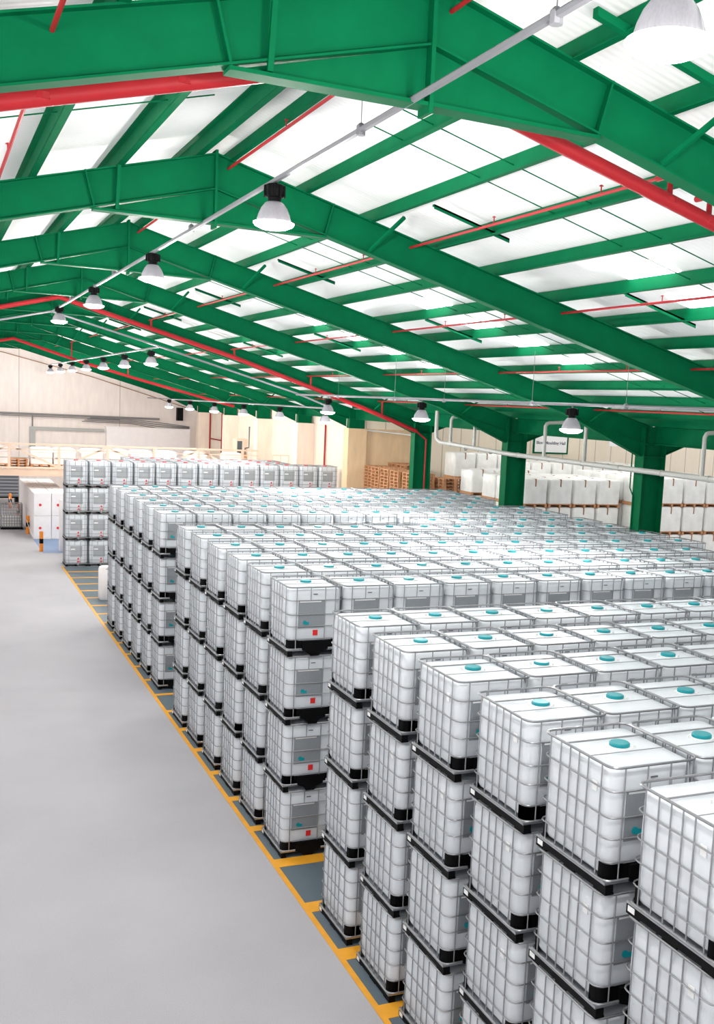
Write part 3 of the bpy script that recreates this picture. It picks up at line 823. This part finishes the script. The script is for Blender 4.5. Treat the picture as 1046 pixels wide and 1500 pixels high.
# red risers on the side wall
for i, (y, z0, z1) in enumerate(((40.4, 0, 7.3), (63.0, 4.2, 7.1), (66.6, 4.2, 7.0))):
    b = B(); tube(b, [(13.52, y, z0), (13.52, y, z1)], .05, 8)
    if i == 1: tube(b, [(13.52, y, 5.1), (13.52, y+3.6, 5.1)], .045, 8)
    tag(mk('fire_riser', b, 'redpipe'), ('thin red upright fire pipe on the right wall behind the far tanks', 'red fire pipe with elbow on the right wall near the end', 'short red fire pipe at the end corner')[i], 'fire pipe')
b = B()
for x in (0, .25): tube(b, [(13.4, 36.6+x, 0), (13.4, 36.6+x, 6.1)], .06, 8)
lathe(b, [(.1, 0), (.1, .2)], 10, (13.4, 36.72, 6.0))
tag(mk('wall_pipe', b, 'greypipe'), 'pair of pale upright pipes on the right wall beside the pier', 'pipe')
b = B(); tube(b, [(13.55, 27, 7.0), (13.55, 34.3, 7.0)], .04, 6)
tag(mk('wall_pipe', b, 'greypipe'), 'thin grey pipe under the beam beside the pier', 'pipe')

# ------------------------------------------------------------------ aisle end: crates, bollards, containers
t0 = thing('wrapped_crate', (0, 0, 0), '', 'crate')
b = B(); loft(b, [rrect(.45, .60, .03, .0), rrect(.455, .605, .03, .3), rrect(.45, .60, .03, 1.24), rrect(.42, .57, .03, 1.265)]); mk('body', b, 'wrap', t0, True)
b = B(); lathe(b, [(.075, 0), (.075, .008)], 14); bmesh.ops.rotate(b, verts=b.verts[:], matrix=Matrix.Rotation(PI/2, 3, 'X')); bmesh.ops.translate(b, verts=b.verts[:], vec=(-.12, -.607, .60)); mk('red_label', b, 'redlabel', t0)
b = B()
for x, y in ((-.2, -.3), (.15, -.4)): box(b, x, y, 1.265, x+.08, y+.04, 1.27)
mk('top_mark', b, 'darkgrey', t0)
first = True
for r in range(8):
    for c in range(2):
        for l in range(2):
            if l == 0 and r > 0 and c > 0: continue
            o = t0 if first else copy_tree(t0); first = False
            o.location = (-.44+.93*c, 47.5+1.25*r, 1.28*l)
            o['label'] = 'white wrapped crate, %s, %s column, %s rank beside the chain barrier' % (('lower', 'upper')[l], ('aisle side', 'inner')[c], ORDF[r]); o['group'] = 'white wrapped crates'
b = B()
for r in range(1, 8): box(b, .06, 46.95+1.25*r, 0, .93, 48.1+1.25*r, 1.278)
tag(mk('crate_mass', b, 'wrap'), 'hidden lower crates behind the front white crates', 'crate', kind='stuff')
# bollards
t0 = thing('bollard', (0, 0, 0), '', 'bollard')
b = B(); lathe(b, [(.095, 0), (.095, 1.0), (.075, 1.04)], 14); mk('post', b, 'orange', t0, True)
b = B(); lathe(b, [(.099, .42), (.099, .66)], 14); mk('black_band', b, 'black', t0, True)
BP = [(-.97, 42.0), (-.88, 49.0-2.4), (-.98, 52.5), (-1.0, 59.5)]
BP = [(-.95, 42.0), (-1.02, 49.1), (-1.02, 55.9), (-1.04, 62.7)]
for i, (x, y) in enumerate(BP):
    o = t0 if i == 0 else copy_tree(t0)
    o.location = (x, y, 0); o['label'] = 'orange bollard with black band, %s from the camera' % ORD[i]; o['group'] = 'bollards along the aisle'
for i in range(3):
    (x0, y0), (x1, y1) = BP[i], BP[i+1]
    pts = [(x0+(x1-x0)*s/8-.07, y0+(y1-y0)*s/8, .82-.45*math.sin(PI*s/8)) for s in range(9)]
    b = B(); tube(b, pts, .015, 5); tag(mk('barrier_chain', b, 'sticker'), 'white barrier chain hanging between bollards, %s span' % ORDF[i], 'chain')
b = B(); tube(b, [(-.9, 42.0, .8), (-.1, 43.5, .55), (.8, 45, .4), (1.9, 46.0, .45)], .015, 5); tag(mk('barrier_chain', b, 'sticker'), 'white barrier chain running inward from the nearest bollard', 'chain')
# tall white containers
t = thing('white_container', (.32, 28.35, 0), 'tall rounded white container with handle slot beside the third block', 'container')
b = B(); loft(b, [rrect(.34, .16, .1, .0), rrect(.39, .2, .14, .06), rrect(.40, .2, .14, 1.25), rrect(.36, .18, .12, 1.34), rrect(.26, .1, .08, 1.38)]); mk('body', b, 'wrap', t, True)
b = B(); box(b, -.15, -.205, 1.25, -.03, -.195, 1.27); mk('handle_slot', b, 'darkgrey', t)
t = thing('white_container', (.13, 42.0, 0), 'very tall narrow white container beside the far tank stack', 'container')
b = B(); loft(b, [rrect(.2, .16, .1, .0), rrect(.23, .2, .14, .06), rrect(.23, .2, .14, 2.55), rrect(.2, .16, .12, 2.65)]); mk('body', b, 'wrap', t, True)
# empty wire container in the aisle
t = thing('wire_container', (-1.72, 51.6, 0), 'grey wire mesh container on black pallet standing in the aisle end', 'wire container')
b = B(); box(b, -.6, -.5, 0, .6, .5, .12); mk('pallet', b, 'black', t)
b = B()
for k in range(9):
    x = -.57+1.14*k/8
    for y in (-.5, .5): tube(b, [(x, y, .12), (x, y, 1.5)], .018, 5)
for k in range(9):
    tube(b, rrect(.58, .5, .04, .18+1.3*k/8, 2), .018, 5, closed=True)
for k in range(7):
    y = -.45+.9*k/6
    for x in (-.58, .58): tube(b, [(x, y, .12), (x, y, 1.5)], .014, 5)
mk('mesh_cage', b, 'steel', t)
b = B(); loft(b, [rrect(.5, .42, .05, .14), rrect(.5, .42, .05, .75)]); mk('liner', b, 'film', t)
# dark stack under the gallery
t = thing('shelf_rack', (-1.3, 66.0, 0), 'dark grey louvred crate stack under the gallery at the aisle end', 'crate stack')
b = B(); box(b, -1.6, -.6, .55, 1.0, .6, 2.3); mk('crate', b, 'darkgrey', t)
b = B()
for k in range(7): box(b, -1.62, -.64, .65+k*.23, 1.02, -.6, .73+k*.23)
mk('slat', b, 'plate', t)
b = B(); box(b, -1.6, -.6, 0, -1.4, .6, .55); box(b, .8, -.6, 0, 1.0, .6, .55); box(b, -1.6, -.6, .45, 1.0, .6, .55); mk('base', b, 'black', t)
